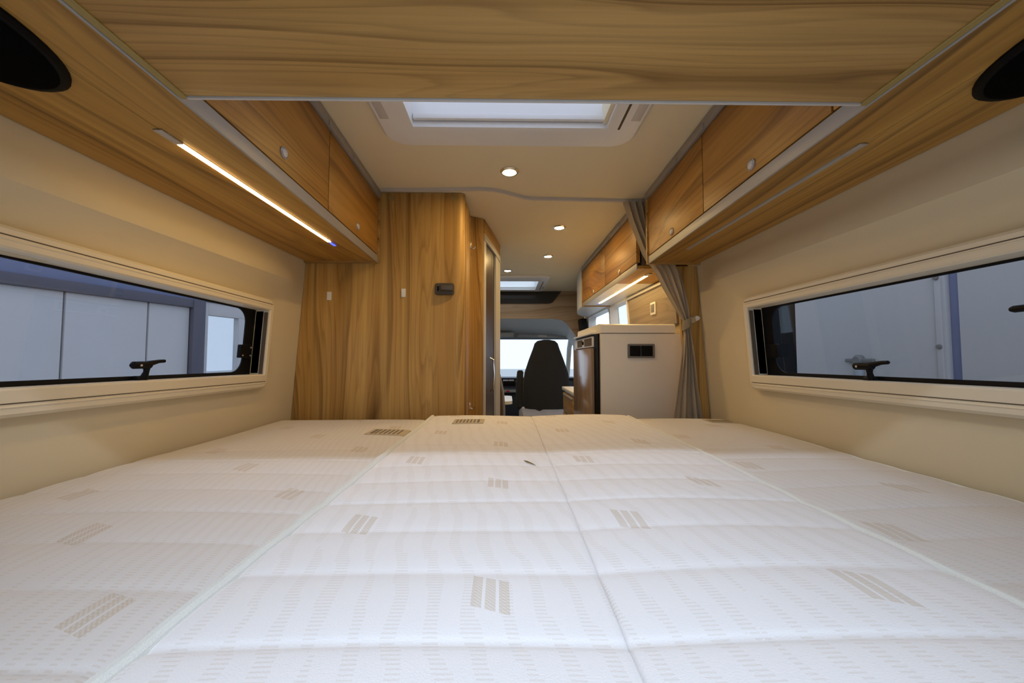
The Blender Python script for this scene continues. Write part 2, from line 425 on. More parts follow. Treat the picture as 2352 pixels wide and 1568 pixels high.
# ------------------------------------------------------------------ side windows
def side_window(idx, side):
    y0, y1 = WIN[side]; z0, z1 = WZ
    root = thing('window_%d' % idx, (side*half(z0), (y0+y1)/2, z0), ('left' if side < 0 else 'right') + ' side window with cream frame and tinted acrylic pane', kind='structure')
    def W(y, z, n):                                # the frames sit very slightly out of level
        k = (y1-y)/0.72; t = (z-z0)/(z1-z0)
        z = z + k*((0.003+0.013*t) if side < 0 else 0.008*(1-t))
        return (side*(half(z) - n), y, z)
    bm = B()
    o = rrect(y0, y1, z0, z1, 0.028); o2 = rrect(y0+0.006, y1-0.006, z0+0.006, z1-0.006, 0.024)
    i1 = rrect(y0+0.020, y1-0.018, z0+0.046, z1-0.034, 0.006); i2 = rrect(y0+0.024, y1-0.022, z0+0.050, z1-0.038, 0.004)
    loft(bm, [[W(*p, 0.001) for p in o], [W(*p, 0.020) for p in o], [W(*p, 0.025) for p in o2], [W(*p, 0.025) for p in i1], [W(*p, 0.021) for p in i2], [W(*p, -0.026) for p in i2]], cap=False)
    obj('frame', bm, 'frame', root)
    for zz in (z1-0.017, z0+0.023):                # thin slots of the blind cassettes
        bm = B(); hexa(bm, [W(y0+0.012, zz, 0.0246), W(y1-0.014, zz, 0.0246), W(y1-0.014, zz+0.002, 0.0246), W(y0+0.012, zz+0.002, 0.0246)],
                       [W(y0+0.012, zz, 0.0256), W(y1-0.014, zz, 0.0256), W(y1-0.014, zz+0.002, 0.0256), W(y0+0.012, zz+0.002, 0.0256)])
        obj('blind_slot', bm, 'slot', root)
        bm = B(); tube(bm, [W(y0+0.014, zz-0.005, 0.0245), W(y1-0.016, zz-0.005, 0.0245)], 0.0022, 8)
        obj('blind_rail', bm, 'frame', root)
    bm = B()                                       # dark side guide inside the reveal
    yb = y1-0.022
    hexa(bm, [W(yb-0.004, z0+0.052, 0.017), W(yb-0.0005, z0+0.052, 0.017), W(yb-0.0005, z1-0.046, 0.017), W(yb-0.004, z1-0.046, 0.017)],
         [W(yb-0.004, z0+0.052, 0.005), W(yb-0.0005, z0+0.052, 0.005), W(yb-0.0005, z1-0.046, 0.005), W(yb-0.004, z1-0.046, 0.005)])
    obj('blind_guide', bm, 'slot', root)
    # outer pane with black rounded border
    a = rrect(y0+0.0, y1-0.002, z0+0.025, z1-0.016, 0.05, 8); b = rrect(y0+0.05, y1-0.066, z0+0.060, z1-0.043, 0.045, 8)
    bm = B()
    loft(bm, [[W(*p, -0.033) for p in a], [W(*p, -0.038) for p in a]])
    pane = obj('glass_pane', bm, 'glass', root)
    bm = B()
    loft(bm, [[W(*p, -0.0325) for p in a], [W(*p, -0.028) for p in a], [W(*p, -0.028) for p in b], [W(*p, -0.0325) for p in b], [W(*p, -0.0325) for p in a]], cap=False)
    bord = obj('pane_border', bm, 'rubber', root)
    hy = y1-0.062
    bm = B(); hexa(bm, [W(hy-0.035, 0.0, -0.0275), W(hy+0.02, 0.0, -0.0275), W(hy+0.02, 0.045, -0.0275), W(hy-0.035, 0.045, -0.0275)],
                   [W(hy-0.035, 0.0, -0.014), W(hy+0.02, 0.0, -0.014), W(hy+0.02, 0.045, -0.014), W(hy-0.035, 0.045, -0.014)], 0.003)
    hinge = obj('stay_bracket', bm, 'black', root)
    for sy, sz in ((hy-0.025, 0.008), (hy+0.012, 0.008), (hy+0.012, 0.036)):
        bm = B(); lathe(bm, [(0.003, 0), (0.003, 0.002), (0.001, 0.003)], W(sy, sz, -0.0145), 'x', 10); obj('screw', bm, 'screw', hinge)
    return root, W

w1, W1 = side_window(1, -1)
w2, W2 = side_window(2, 1)

def window_latch(root, W, yc, d, zc):
    """black turning latch: rounded body on a stem, curved lever; d = direction of the lever along the wall"""
    n = -0.012
    bm = B()
    tube(bm, [W(yc-d*0.042, zc, n), W(yc-d*0.036, zc+0.0005, n), W(yc-d*0.015, zc+0.001, n), W(yc+d*0.004, zc, n), W(yc+d*0.008, zc-0.001, n)], [0.004, 0.0092, 0.0095, 0.0092, 0.006], 14)
    L = obj('latch', bm, 'black', root)
    bm = B(); tube(bm, [W(yc-d*0.006, zc+0.002, n), W(yc+d*0.012, zc+0.006, n), W(yc+d*0.028, zc+0.0095, n), W(yc+d*0.044, zc+0.0105, n), W(yc+d*0.047, zc+0.0105, n)], [0.0085, 0.0065, 0.0048, 0.0044, 0.002], 12)
    obj('lever', bm, 'black', L)
    bm = B(); tube(bm, [W(yc-d*0.002, zc, n), W(yc-d*0.002, zc-0.016, n), W(yc-d*0.004, zc-0.034, n-0.004)], [0.008, 0.0058, 0.009], 12)
    tube(bm, [W(yc-d*0.022, zc-0.031, n-0.006), W(yc+d*0.006, zc-0.031, n-0.006)], 0.006, 10)
    obj('latch_base', bm, 'black', L)
    bm = B(); lathe(bm, [(0.0028, 0), (0.0028, 0.001)], W(yc-d*0.026, zc, -0.0025), 'x', 10); obj('lock_button', bm, 'alul', L)
window_latch(w1, W1, 0.945, 1, -0.022)
window_latch(w2, W2, 0.885, -1, -0.024)
bm = B(); tube(bm, [W2(0.632, 0.082, -0.022), W2(0.627, 0.082, -0.022), W2(0.560, 0.083, -0.022), W2(0.555, 0.083, -0.022)], [0.004, 0.0062, 0.0062, 0.003], 12)
obj('stay_knob', bm, 'black', w2)

# ------------------------------------------------------------------ bed cushions
def bed_z(base, y0, y1, x0, x1, crown=0.0, edge=(0.028, 0.028), quilt=0.0050):
    def f(x, y):
        q = abs(math.sin(PI*(y-0.011)/0.0975))**0.24
        fade = 1 - smooth(0.92, 1.10, y)
        z = base + quilt*(q-1)*fade
        rl, rr = edge
        exl = min(x-x0, rl); exr = min(x1-x, rr); ey = min(y-y0, y1-y, 0.05)
        z -= 0.7*rl*(1-math.sqrt(max(0, 1-((rl-exl)/rl)**2))) + 0.7*rr*(1-math.sqrt(max(0, 1-((rr-exr)/rr)**2))) + 0.03*(1-math.sqrt(max(0, 1-((0.05-ey)/0.05)**2)))
        z += crown*math.sin(PI*min(1, max(0, (x-x0)/(x1-x0))))
        z += 0.0025*math.sin(9*x+5*y)*math.sin(6*y+1.3)
        return z
    return f
BED = 1.50
def cushion(label, x0, x1, base, mat, crown, pipes, y1=BED, edge=(0.028, 0.028)):
    root = thing('mattress_cushion', (0, 0, base-0.13), label, 'mattress')
    f = bed_z(base, 0.02, y1, x0, x1, crown, edge)
    e = [0, 0.003, 0.008, 0.014, 0.021, 0.03]
    xs = sorted(set([round(x0+k, 4) for k in e] + [round(x1-k, 4) for k in e] + [round(v, 4) for v in lines(x0+0.03, x1-0.03, 0.03)]))
    ey = [0, 0.004, 0.012, 0.024, 0.036, 0.05]
    ys = sorted(set([round(0.02+k, 4) for k in ey] + [round(y1-k, 4) for k in ey] + [round(v, 4) for v in lines(0.07, y1-0.05, 0.0045)]))
    bm = B()
    slab(bm, xs, ys, lambda x, y: (x, y, f(x, y)), lambda x, y: (x, y, base-0.13))
    obj('cover', bm, mat, root, ang=60)
    for px, r, flat in pipes:
        bm = B(); tube(bm, [(px, y, f(min(max(px, x0+0.004), x1-0.004), y)+0.001) for y in lines(0.03, y1-0.012, 0.03)], r, 10)
        obj('edge_piping', bm, 'pipe', root)
    return root, f

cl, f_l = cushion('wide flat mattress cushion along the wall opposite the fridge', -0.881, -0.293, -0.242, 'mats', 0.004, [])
cc, f_c = cushion('raised middle cushion next to the wide cushion, sewn label near its far edge', -0.286, 0.1089, -0.227, 'mat', 0.004, [(-0.277, 0.0085, 0)], edge=(0.028, 0.003))
cd, f_d = cushion('raised middle cushion next to the narrow fridge-side cushion, no label', 0.1091, 0.498, -0.226, 'mat', 0.005, [(0.490, 0.006, 0)], edge=(0.003, 0.028))
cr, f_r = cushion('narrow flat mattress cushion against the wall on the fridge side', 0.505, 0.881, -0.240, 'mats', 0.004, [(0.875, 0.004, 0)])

def sewn_label(root, f, x0, x1, y0, y1, flip):
    bm = B(); slab(bm, lines(x0, x1, 0.02), lines(y0, y1, 0.012), lambda x, y: (x, y, f(x, y)+0.0022), lambda x, y: (x, y, f(x, y)+0.0002))
    L = obj('sewn_label', bm, 'label', root); L['label'] = 'small sewn care label with dark print'
    n = 7
    for k in range(n):                             # rows of tiny print, too small to read
        a = x0 + (x1-x0)*(0.10+0.80*k/n); w = (x1-x0)*(0.075 if (k == (n-1 if flip else 0)) else 0.045)
        bm = B(); slab(bm, [a, a+w], lines(y0+0.012, y1-0.012, 0.012), lambda x, y: (x, y, f(x, y)+0.0028), lambda x, y: (x, y, f(x, y)+0.0015))
        obj('print_block', bm, 'ink', L)
sewn_label(cc, f_c, -0.175, -0.068, 1.275, 1.355, True)
sewn_label(cl, f_l, -0.430, -0.308, 1.165, 1.255, False)
sewn_label(cr, f_r, 0.765, 0.862, 1.355, 1.425, True)

bm = B(); tube(bm, [(0.050, 0.818, f_c(0.05, 0.818)+0.002), (0.056, 0.807, f_c(0.056, 0.807)+0.003), (0.064, 0.798, f_c(0.064, 0.798)+0.003), (0.073, 0.792, f_c(0.073, 0.792)+0.002)], [0.0006, 0.0016, 0.0013, 0.0004], 8)
tag(obj('dry_straw', bm, 'stem'), 'tiny dry straw lying on the middle cushion', 'straw')

br = thing('bed_platform', (0, 0.76, -ZC), 'wooden bed platform under the mattress cushions', 'bed')
bm = B(); bx(bm, -0.87, 0.87, 0.03, 1.50, -0.405, -0.374, 0.003); obj('slat_board', bm, 'wx', br)
bm = B(); bx(bm, -0.87, 0.87, 1.47, 1.50, -ZC, -0.406, 0.002); obj('front_panel', bm, 'wx', br)
for sx in (-1, 1):
    bm = B(); bx(bm, *sorted((sx*0.82, sx*0.86)), 0.05, 1.46, -ZC, -0.406, 0.002); obj('side_panel', bm, 'wy', br)

# ------------------------------------------------------------------ overhead cabinets
def overhead(label, side, xa, xb, Y0, Y1, ya, yb, seams, knobs, xseam, led, split=None):
    """cabinet hung along one wall; front x runs from xa at ya to xb at yb"""
    xf = lambda y: side*(xa + (xb-xa)*(y-ya)/(yb-ya))
    root = thing('overhead_cabinet', (xf((Y0+Y1)/2), (Y0+Y1)/2, 0.41), label, 'cabinet', 'overhead cabinets')
    s = side
    hw = lambda z: s*(half(z)-0.006)
    def sect(y, pts):                              # pts: (offset from front or 'w', z)
        out = []
        for o, z in pts: out.append(((hw(z) if o == 'w' else xf(y)+s*o), y, z))
        return out
    def strip(name, pts, a, b, mat, bev=0.0, parent=None):
        bm = B(); hexa(bm, sect(a, pts), sect(b, pts), bev); return obj(name, bm, mat, parent or root)
    # underside: two boards meeting at the lamp profile
    dx = lambda y: abs(xseam) - abs(xf(y))
    ranges = [(Y0, Y1, 'wy')] if split is None else [(Y0, split, 'wy'), (split, Y1, 'white')]
    for a, b, mt in ranges:
        for nm, pa, pb in (('bottom_board', [(0.001, .410), (dx(a)-0.0008, .410), (dx(a)-0.0008, .424), (0.001, .424)], [(0.001, .410), (dx(b)-0.0008, .410), (dx(b)-0.0008, .424), (0.001, .424)]),
                           ('bottom_board', [(dx(a)+0.0008, .410), ('w', .410), ('w', .424), (dx(a)+0.0008, .424)], [(dx(b)+0.0008, .410), ('w', .410), ('w', .424), (dx(b)+0.0008, .424)])):
            bm = B(); hexa(bm, sect(a, pa), sect(b, pb), 0.0008, 1); obj(nm, bm, mt, root)
    strip('face_trim', [(-0.005, .404), (0.0, .404), (0.0, .434), (-0.005, .434)], Y0, Y1, 'trim', 0.001)
    strip('top_trim', [(-0.012, .684), (0.012, .684), (0.012, .714), (-0.012, .714)], Y0, Y1, 'trim', 0.002)
    for k in range(int((Y1-Y0)/0.19)):             # clips of the ventilated top trim
        a = Y0+0.03+k*0.19
        strip('trim_clip', [(-0.015, .681), (-0.011, .681), (-0.011, .698), (-0.015, .698)], a, a+0.10, 'trim', 0.001)
    strip('carcass', [(0.022, .425), ('w', .425), ('w', .711), (0.022, .711)], Y0+0.004, Y1-0.004, 'slot')
    edges = [Y0+0.002] + list(seams) + [Y1-0.012]
    for i, (a, b) in enumerate(zip(edges, edges[1:])):
        d = strip('door', [(-0.004, .4385), (0.014, .4385), (0.014, .6805), (-0.004, .6805)], a+0.0022, b-0.0022, 'door', 0.0015)
        if knobs[i] is None: continue
        ky, kz = knobs[i]
        bm = B(); x = xf(ky)-s*0.004
        lathe(bm, [(0.0135, 0), (0.0135, -s*0.003), (0.0115, -s*0.0045), (0.0105, -s*0.002)], (x, ky, kz), 'x', 24)
        kn = obj('push_knob', bm, 'alu', d); kn['label'] = 'round silver push-lock knob'
        bm = B(); lathe(bm, [(0.0098, -s*0.001), (0.0098, -s*0.004), (0.008, -s*0.0052)], (x, ky, kz), 'x', 20); obj('knob_cap', bm, 'alul', kn)
    # end board
    strip('end_board', [(-0.010, .402), ('w', .402), ('w', .713), (-0.010, .713)], Y1-0.0115, Y1, 'wx', 0.001)
    return root, xf

oc1, xf1 = overhead('overhead cabinet with the lit lamp strip, ending at the tall wardrobe', -1, 0.503, 0.540, 0.08, 1.566, 0.57, 1.57, [0.60, 1.087], [None, (0.850, 0.478), (1.322, 0.474)], 0.614, True)
oc2, xf2 = overhead('overhead cabinet above the bed with unlit lamp strip, beside the curtain', 1, 0.594, 0.624, 0.08, 1.572, 0.57, 1.57, [0.632, 1.090], [None, (0.858, 0.462), (1.318, 0.459)], 0.694, False)
oc3, xf3 = overhead('overhead kitchen cabinet above the fridge with white underside', 1, 0.612, 0.612, 1.672, 2.885, 1.67, 2.88, [2.22], [(1.93, 0.455), (2.505, 0.455)], 0.708, True, split=2.02)
bm = B()                                           # rounded white end of the kitchen cabinet
pl = [(0.612+0.21*(1-math.cos(a)), 2.886+0.78*math.sin(a)) for a in [PI/2*i/8 for i in range(9)]]
loft(bm, [[(x, y, .412) for x, y in pl]+[(0.824, 2.886, .412)], [(x, y, .710) for x, y in pl]+[(0.824, 2.886, .710)]])
obj('rounded_end', bm, 'white', oc3)

# ------------------------------------------------------------------ rear cross locker above the camera end of the bed
rl = thing('rear_locker', (0.045, 0.4, 0.405), 'wide wooden cross locker spanning between the two overhead cabinets', 'cabinet')
bm = B(); hexa(bm, [(xf1(.25)+.018, .25, .405), (xf2(.25)-.018, .25, .405), (xf2(.57)-.018, .562, .405), (xf1(.57)+.018, .562, .405)],
               [(xf1(.25)+.018, .25, .421), (xf2(.25)-.018, .25, .421), (xf2(.57)-.018, .562, .421), (xf1(.57)+.018, .562, .421)], 0.001)
obj('bottom_board', bm, 'wx', rl)
bm = B(); bx(bm, xf1(.57)+.018, xf2(.57)-.018, .5625, .5665, .402, .428, 0.001); o = obj('front_edging', bm, 'alul', rl); o['label'] = 'white edging strip'
bm = B(); bx(bm, xf1(.57)+.018, xf2(.57)-.018, .548, .562, .4215, .711, 0.001); obj('front_board', bm, 'wx', rl)
bm = B(); bx(bm, xf1(.25)+.022, xf2(.25)-.022, .25, .266, .4215, .711, 0.001); obj('rear_board', bm, 'wx', rl)
for s, xf in ((-1, xf1), (1, xf2)):
    bm = B()
    q = lambda y, o, z: (xf(y)-s*o, y, z)
    hexa(bm, [q(.25, .0065, .4035), q(.25, .0175, .4035), q(.25, .0175, .424), q(.25, .0065, .424)], [q(.568, .0065, .4035), q(.568, .0175, .4035), q(.568, .0175, .424), q(.568, .0065, .424)], 0.0008, 1)
    e = obj('side_edging', bm, 'gold', rl); e['label'] = 'olive gold side edging strip'
    bm = B(); tube(bm, [q(.25, .0176, .4040), q(.568, .0176, .4040)], 0.0016, 8); obj('edge_bead', bm, 'gold', e)

# ------------------------------------------------------------------ loudspeakers on the cabinet undersides
for cx, lab in ((-0.678, 'oval black loudspeaker under the cabinet with the lit lamp strip'), (0.770, 'oval black loudspeaker under the cabinet with the unlit lamp strip')):
    r = thing('loudspeaker', (cx, 0.395, 0.395), lab, 'speaker', 'loudspeakers under the overhead cabinets')
    P = lambda k: (cx, 0.395, 0.4095)
    bm = B(); lathe(bm, [(1.0, 0), (1.0, -0.004), (0.97, -0.008), (0.93, -0.009)], P(0), 'z', 48, 0.100, 0.162); obj('rim', bm, 'rimb', r)
    bm = B(); lathe(bm, [(0.93, -0.0085), (0.90, -0.012), (0.75, -0.0165), (0.45, -0.019), (0.05, -0.020)], P(0), 'z', 48, 0.100, 0.162); obj('grille', bm, 'blackm', r)
    bm = B(); bx(bm, cx-0.013, cx+0.013, 0.515, 0.518, 0.3965, 0.3985, 0.0006); obj('badge', bm, 'black', r)

# ------------------------------------------------------------------ lamp strips
def lamp_strip(label, x, y0, y1, on, blue_y, xa=None, wide=0.013):
    r = thing('lamp_strip', (x, (y0+y1)/2, 0.40), label, 'lamp', 'lamp strips under the cabinets')
    bm = B(); bx(bm, x-wide*0.60, x+wide*0.60, y0, y1, .4092, .4099, 0.0002, 1); obj('profile', bm, 'alu', r)
    ya, yb = (y0+0.035, y1-0.004)
    bm = B(); bx(bm, x-wide*0.46, x+wide*0.46, ya, yb, .4079, .4091, 0.0003, 1); o = obj('diffuser', bm, 'led' if on else 'ledoff', r)
    o['label'] = 'glowing warm white diffuser' if on else 'unlit grey diffuser'
    bm = B(); bx(bm, x-wide*0.62, x+wide*0.62, y0-0.012, ya-0.002, .4070, .4091, 0.0006); obj('end_cap', bm, 'alu', r)
    if blue_y:
        bm = B(); bx(bm, x-0.0045, x+0.0045, blue_y-0.018, blue_y+0.014, .4070, .4091, 0.0005); b = obj('touch_switch', bm, 'blue', r); b['label'] = 'blue glowing touch switch'
lamp_strip('lit warm lamp strip under the cabinet beside the wardrobe', -0.614, 0.665, 1.300, True, 1.325)
lamp_strip('unlit grey lamp strip under the cabinet beside the curtain', 0.694, 0.690, 1.370, False, None)
lamp_strip('lit warm lamp strip under the kitchen cabinet', 0.708, 1.78, 2.745, True, 2.775, wide=0.017)

# ------------------------------------------------------------------ ceiling downlights
for x, y, lab in ((0.022, 1.385, 'small round ceiling downlight between roof hatch and curtain rail'), (0.298, 1.985, 'small round ceiling downlight nearest the kitchen cabinet, behind the curtain rail'),
                  (0.300, 2.555, 'small round ceiling downlight second behind the curtain rail'), (0.019, 2.985, 'small round ceiling downlight next to the front roof hatch')):
    r = thing('downlight', (x, y, CEIL-0.012), lab, 'lamp', 'ceiling downlights')
    bm = B(); lathe(bm, [(0.0245, -0.0005), (0.036, -0.0005), (0.036, -0.004), (0.031, -0.0085), (0.0265, -0.0085), (0.0245, -0.0055), (0.0245, -0.0005)], (x, y, CEIL), 'z', 32, cap=False); obj('rim', bm, 'chrome', r)
    bm = B(); lathe(bm, [(0.0238, -0.0052), (0.0238, -0.0062), (0.018, -0.0070), (0.004, -0.0075)], (x, y, CEIL), 'z', 32); o = obj('lens', bm, 'spot', r); o['label'] = 'glowing warm lens'

# ------------------------------------------------------------------ roof hatches
def hatch(idx, label, hole, fr, slot_x, dome='milky'):
    x0, x1, y0, y1 = hole; a0, a1, b0, b1 = fr
    r = thing('window_%d' % idx, ((x0+x1)/2, (y0+y1)/2, CEIL-0.03), label, kind='structure')
    P = lambda p, z: (p[0], p[1], z)
    o = rrect(a0, a1, b0, b1, 0.07, 8); o2 = rrect(a0+0.012, a1-0.012, b0+0.012, b1-0.012, 0.062, 8)
    i1 = rrect(x0-0.012, x1+0.012, y0-0.012, y1+0.012, 0.006, 8); i2 = rrect(x0+0.002, x1-0.002, y0+0.002, y1-0.002, 0.004, 8)
    bm = B(); loft(bm, [[P(p, CEIL-0.0005) for p in o], [P(p, CEIL-0.010) for p in o], [P(p, CEIL-0.020) for p in o2], [P(p, CEIL-0.020) for p in i1], [P(p, CEIL-0.014) for p in i2], [P(p, CEIL+0.085) for p in i2]], cap=False)
    obj('frame', bm, 'white', r)
    bm = B(); bx(bm, x0-0.03, x1+0.03, y0-0.03, y1+0.03, CEIL+0.088, CEIL+0.092); obj('dome', bm, dome, r)
    bm = B(); bx(bm, x0+0.004, x1-0.004, y1-0.016, y1-0.004, CEIL+0.004, CEIL+0.022, 0.003); obj('blind_bar', bm, 'white', r)
    bm = B(); bx(bm, slot_x-0.0035, slot_x+0.0035, y0, y1-0.006, CEIL-0.0208, CEIL-0.0196); obj('blind_slot', bm, 'slot', r)
    for s in ((a0+0.018, a0+0.044), (a1-0.044, a1-0.018)):
        bm = B(); bx(bm, s[0], s[1], b1-0.26, b1-0.145, CEIL-0.0215, CEIL-0.0195, 0.0008); obj('grip_pad', bm, 'alul', r)
hatch(3, 'roof hatch with milky dome and white frame above the bed', SK[0], (-0.375, 0.421, 0.60, 1.195), 0.352)
hatch(4, 'bright roof hatch with clear dome above the front seats', SK[1], (-0.345, 0.40, 3.15, 3.845), 0.345, 'clear')

# ------------------------------------------------------------------ curtain rail, curtain, tieback
bm = B()
rp = [(-0.515, 1.540), (-0.3, 1.535), (-0.10, 1.527), (-0.05, 1.532), (0.0, 1.552), (0.05, 1.582), (0.09, 1.606), (0.13, 1.616), (0.3, 1.622), (0.5, 1.632), (0.66, 1.640)]
rings = []
for i, (x, y) in enumerate(rp):
    rings.append([(x, y-0.007, CEIL-0.0005), (x, y+0.007, CEIL-0.0005), (x, y+0.006, CEIL-0.012), (x, y-0.006, CEIL-0.012)])
loft(bm, rings)
tag(obj('curtain_rail', bm, 'alul'), 'grey curved curtain rail across the ceiling', 'rail')

cu = thing('curtain', (0.77, 1.615, -0.30), 'taupe curtain gathered by a tieback beside the fridge housing', 'curtain')
keys = [(0.700, .535, .655), (0.60, .565, .665), (0.50, .602, .685), (0.415, .632, .758), (0.30, .690, .782), (0.20, .748, .797), (0.155, .776, .800), (0.10, .776, .803), (0.0, .764, .815), (-0.12, .743, .826), (-0.24, .722, .842), (-0.30, .715, .85)]
def kv(z, j):
    for a, b in zip(keys, keys[1:]):
        if b[0] <= z <= a[0]:
            t = (a[0]-z)/(a[0]-b[0]); return a[j]+(b[j]-a[j])*t
    return keys[-1][j]
nu, nz = 72, 60
rows = []
for j in range(nz+1):
    z = 0.700 - 1.0*j/nz
    a, b = kv(z, 1), kv(z, 2); row = []
    pin = math.exp(-((z-0.155)/0.07)**2)
    for i in range(nu+1):
        u = i/nu
        amp = 0.016*(1-0.65*pin)
        ph = 2*PI*(4.5*u) + 1.2*math.sin(3*z+2*u) + 0.5*math.sin(11*z)
        row.append((a+(b-a)*(u+0.018*math.sin(ph*2)), 1.617 - 0.038*smooth(.47, .36, z) + (amp*(0.8 if z < .40 else 1.0))*math.sin(ph)*(1-0.25*smooth(.47, .36, z)) + 0.003*math.sin(17*u+9*z), z))
    rows.append(row)
bm = B()
R = loft(bm, rows, closed=False)
bmesh.ops.solidify(bm, geom=bm.faces[:], thickness=0.002)
obj('cloth', bm, 'curtain', cu, ang=80)
bm = B()
loft(bm, [[(.789+.020*math.cos(a), 1.579+.015*math.sin(a), z+0.012*math.cos(a)) for a in [2*PI*k/20 for k in range(20)]] for z in (.130, .150, .170)], cap=False)
bmesh.ops.solidify(bm, geom=bm.faces[:], thickness=0.003)
o = obj('tieback', bm, 'tie', cu); o['label'] = 'beige tieback band'
bm = B(); hexa(bm, [(.800, 1.569, .145), (.800, 1.569, .172), (.832, 1.584, .182), (.832, 1.584, .158)], [(.800, 1.572, .145), (.800, 1.572, .172), (.832, 1.587, .182), (.832, 1.587, .158)])
obj('tieback_strap', bm, 'tie', cu)
bm = B(); lathe(bm, [(0.012, 0), (0.012, -0.006), (0.006, -0.008), (0.006, -0.016), (0.010, -0.019), (0.004, -0.021)], (.835, 1.597, .172), 'y', 18)
tag(obj('tieback_knob', bm, 'white'), 'small white tieback knob on the narrow wooden post', 'knob')

bm = B()
pz = [-ZC, -0.25, 0.401]
loft(bm, [[(xl, 1.596, z), (half(z)-.006, 1.596, z), (half(z)-.006, 1.614, z), (xl, 1.614, z)] for xl, z in zip((.80, .800, .757), pz)])
tag(obj('partition_post', bm, 'wz'), 'narrow wooden partition post against the wall behind the curtain', 'post')

# ------------------------------------------------------------------ wardrobe and bathroom
wr = thing('wardrobe', (-0.52, 1.70, -ZC), 'tall wooden wardrobe panel at the foot of the wide cushion', 'wardrobe')
zz = [-ZC, -0.25, 0.3999]
bm = B()
L = lambda z: -(half(z)-0.006)
t = B(); loft(t, [[(L(z), 1.572, z), (-.196, 1.572, z), (-.196, 1.590, z), (L(z), 1.590, z)] for z in zz]+[[(L(.712), 1.572, .712), (-.196, 1.572, .712), (-.196, 1.590, .712), (L(.712), 1.590, .712)]]); merge(bm, t)
obj('rear_panel', bm, 'wz', wr)
bm = B()
arc = [(-.196+.026*math.sin(a), 1.598-.026*math.cos(a)) for a in [PI/2*k/8 for k in range(9)]]
loft(bm, [[(x, y, z) for x, y in arc]+[(-.196, 1.598, z)] for z in (-ZC, .712)]); obj('rounded_corner', bm, 'wz', wr)
bm = B(); bx(bm, -.190, -.174, 1.600, 1.822, -ZC, .712, 0.001); obj('aisle_side', bm, 'wz', wr)
bm = B(); bx(bm, -.174, -.166, 1.63, 1.80, -1.1, .690, 0.002); wd = obj('narrow_door', bm, 'wz', wr)
for x, z, nm in ((-0.742, .263, 0), (-0.428, .277, 0)):
    bm = B(); bx(bm, x-.009, x+.009, 1.5685, 1.5725, z-.018, z+.018, 0.0015)
    c = tag(obj('screw_cover_clip', bm, 'white'), 'small white clip on the wardrobe panel ' + ('right under the overhead cabinet' if x < -.6 else 'next to the dark latch'), 'clip', 'white clips on the wardrobe panel')
for x in (-.485, -.215):
    bm = B(); lathe(bm, [(0.013, 0), (0.013, -0.0015), (0.010, -0.002)], (x, 1.572, .692 if x > -.3 else .690), 'y', 18); obj('cover_cap', bm, 'gold', wr)
for z in (.545, -.235):
    r = thing('coat_hook', (-.163, 1.79, z-.03), 'small chrome coat hook %s the narrow wardrobe side' % ('high on' if z > 0 else 'low on'), 'hook', 'chrome hooks on the wardrobe side')
    bm = B(); bx(bm, -.1665, -.1620, 1.782, 1.798, z-.012, z+.022, 0.0015); obj('plate', bm, 'chrome', r)
    bm = B(); tube(bm, [(-.163, 1.79, z-.004), (-.152, 1.79, z-.010), (-.145, 1.79, z-.006), (-.143, 1.79, z+.002)], [.003, .003, .003, .004], 10); obj('prong', bm, 'chrome', r)

lt = thing('door_latch', (-.252, 1.565, .262), 'dark bronze rectangular latch on the wardrobe panel', 'latch')
bm = B(); t = B(); rr = rrect(-.294, -.212, .268, .319, .010, 5)
loft(t, [[(x, 1.5715, z) for x, z in rr], [(x, 1.566, z) for x, z in rr], [(x*.93-.253*.07, 1.562, z*.90+.2935*.10) for x, z in rr]]); merge(bm, t); obj('plate', bm, 'latch', lt)
bm = B(); hexa(bm, [(-.272, 1.561, .283), (-.216, 1.561, .281), (-.216, 1.561, .309), (-.272, 1.561, .309)], [(-.266, 1.545, .288), (-.216, 1.552, .286), (-.216, 1.552, .305), (-.266, 1.545, .305)], 0.002)
obj('thumb_turn', bm, 'latch', lt)
bm = B(); bx(bm, -.284, -.276, 1.5605, 1.5625, .284, .305, 0.0008); obj('slot', bm, 'black', lt)

ba = thing('bathroom_cabin', (-0.45, 2.3, -ZC), 'rounded bathroom cabin with curved tambour door beyond the wardrobe', 'cabin')
# plan curve of the rounded front
def plan(t):                                       # t 0..1 along the curved door
    P0, P1, P2, P3 = (-.107, 1.875), (-.081, 2.00), (-.056, 2.15), (-.0345, 2.335)
    u = 1-t
    return tuple(u**3*a+3*u*u*t*b+3*u*t*t*c+t**3*d for a, b, c, d in zip(P0, P1, P2, P3))
def curved(name, t0, t1, z0, z1, off, th, mat, n=14):
    bm = B(); A, Bq = [], []
    for k in range(n+1):
        t = t0+(t1-t0)*k/n; x, y = plan(t); xb, yb = plan(min(1, t+.01)); xa, ya = plan(max(0, t-.01))
        d = Vector((xb-xa, yb-ya)).normalized(); nn = Vector((d.y, -d.x))
        A.append((x+nn.x*off, y+nn.y*off)); Bq.append((x+nn.x*(off-th), y+nn.y*(off-th)))
    loop = A+Bq[::-1]
    loft(bm, [[(x, y, z0) for x, y in loop], [(x, y, z1) for x, y in loop]])
    return obj(name, bm, mat, ba)
bm = B(); hexa(bm, [(-.185, 1.826, -ZC), (-.107, 1.872, -ZC), (-.116, 1.886, -ZC), (-.190, 1.842, -ZC)], [(-.185, 1.826, .712), (-.107, 1.872, .712), (-.116, 1.886, .712), (-.190, 1.842, .712)]); obj('rear_panel', bm, 'wz', ba)
curved('top_fascia', 0, 1, .640, .712, .004, .03, 'wy')
curved('door_rail', 0, 1, .612, .640, .006, .012, 'alu')
curved('upper_rail_lip', 0, 1, .603, .611, .009, .012, 'alul')
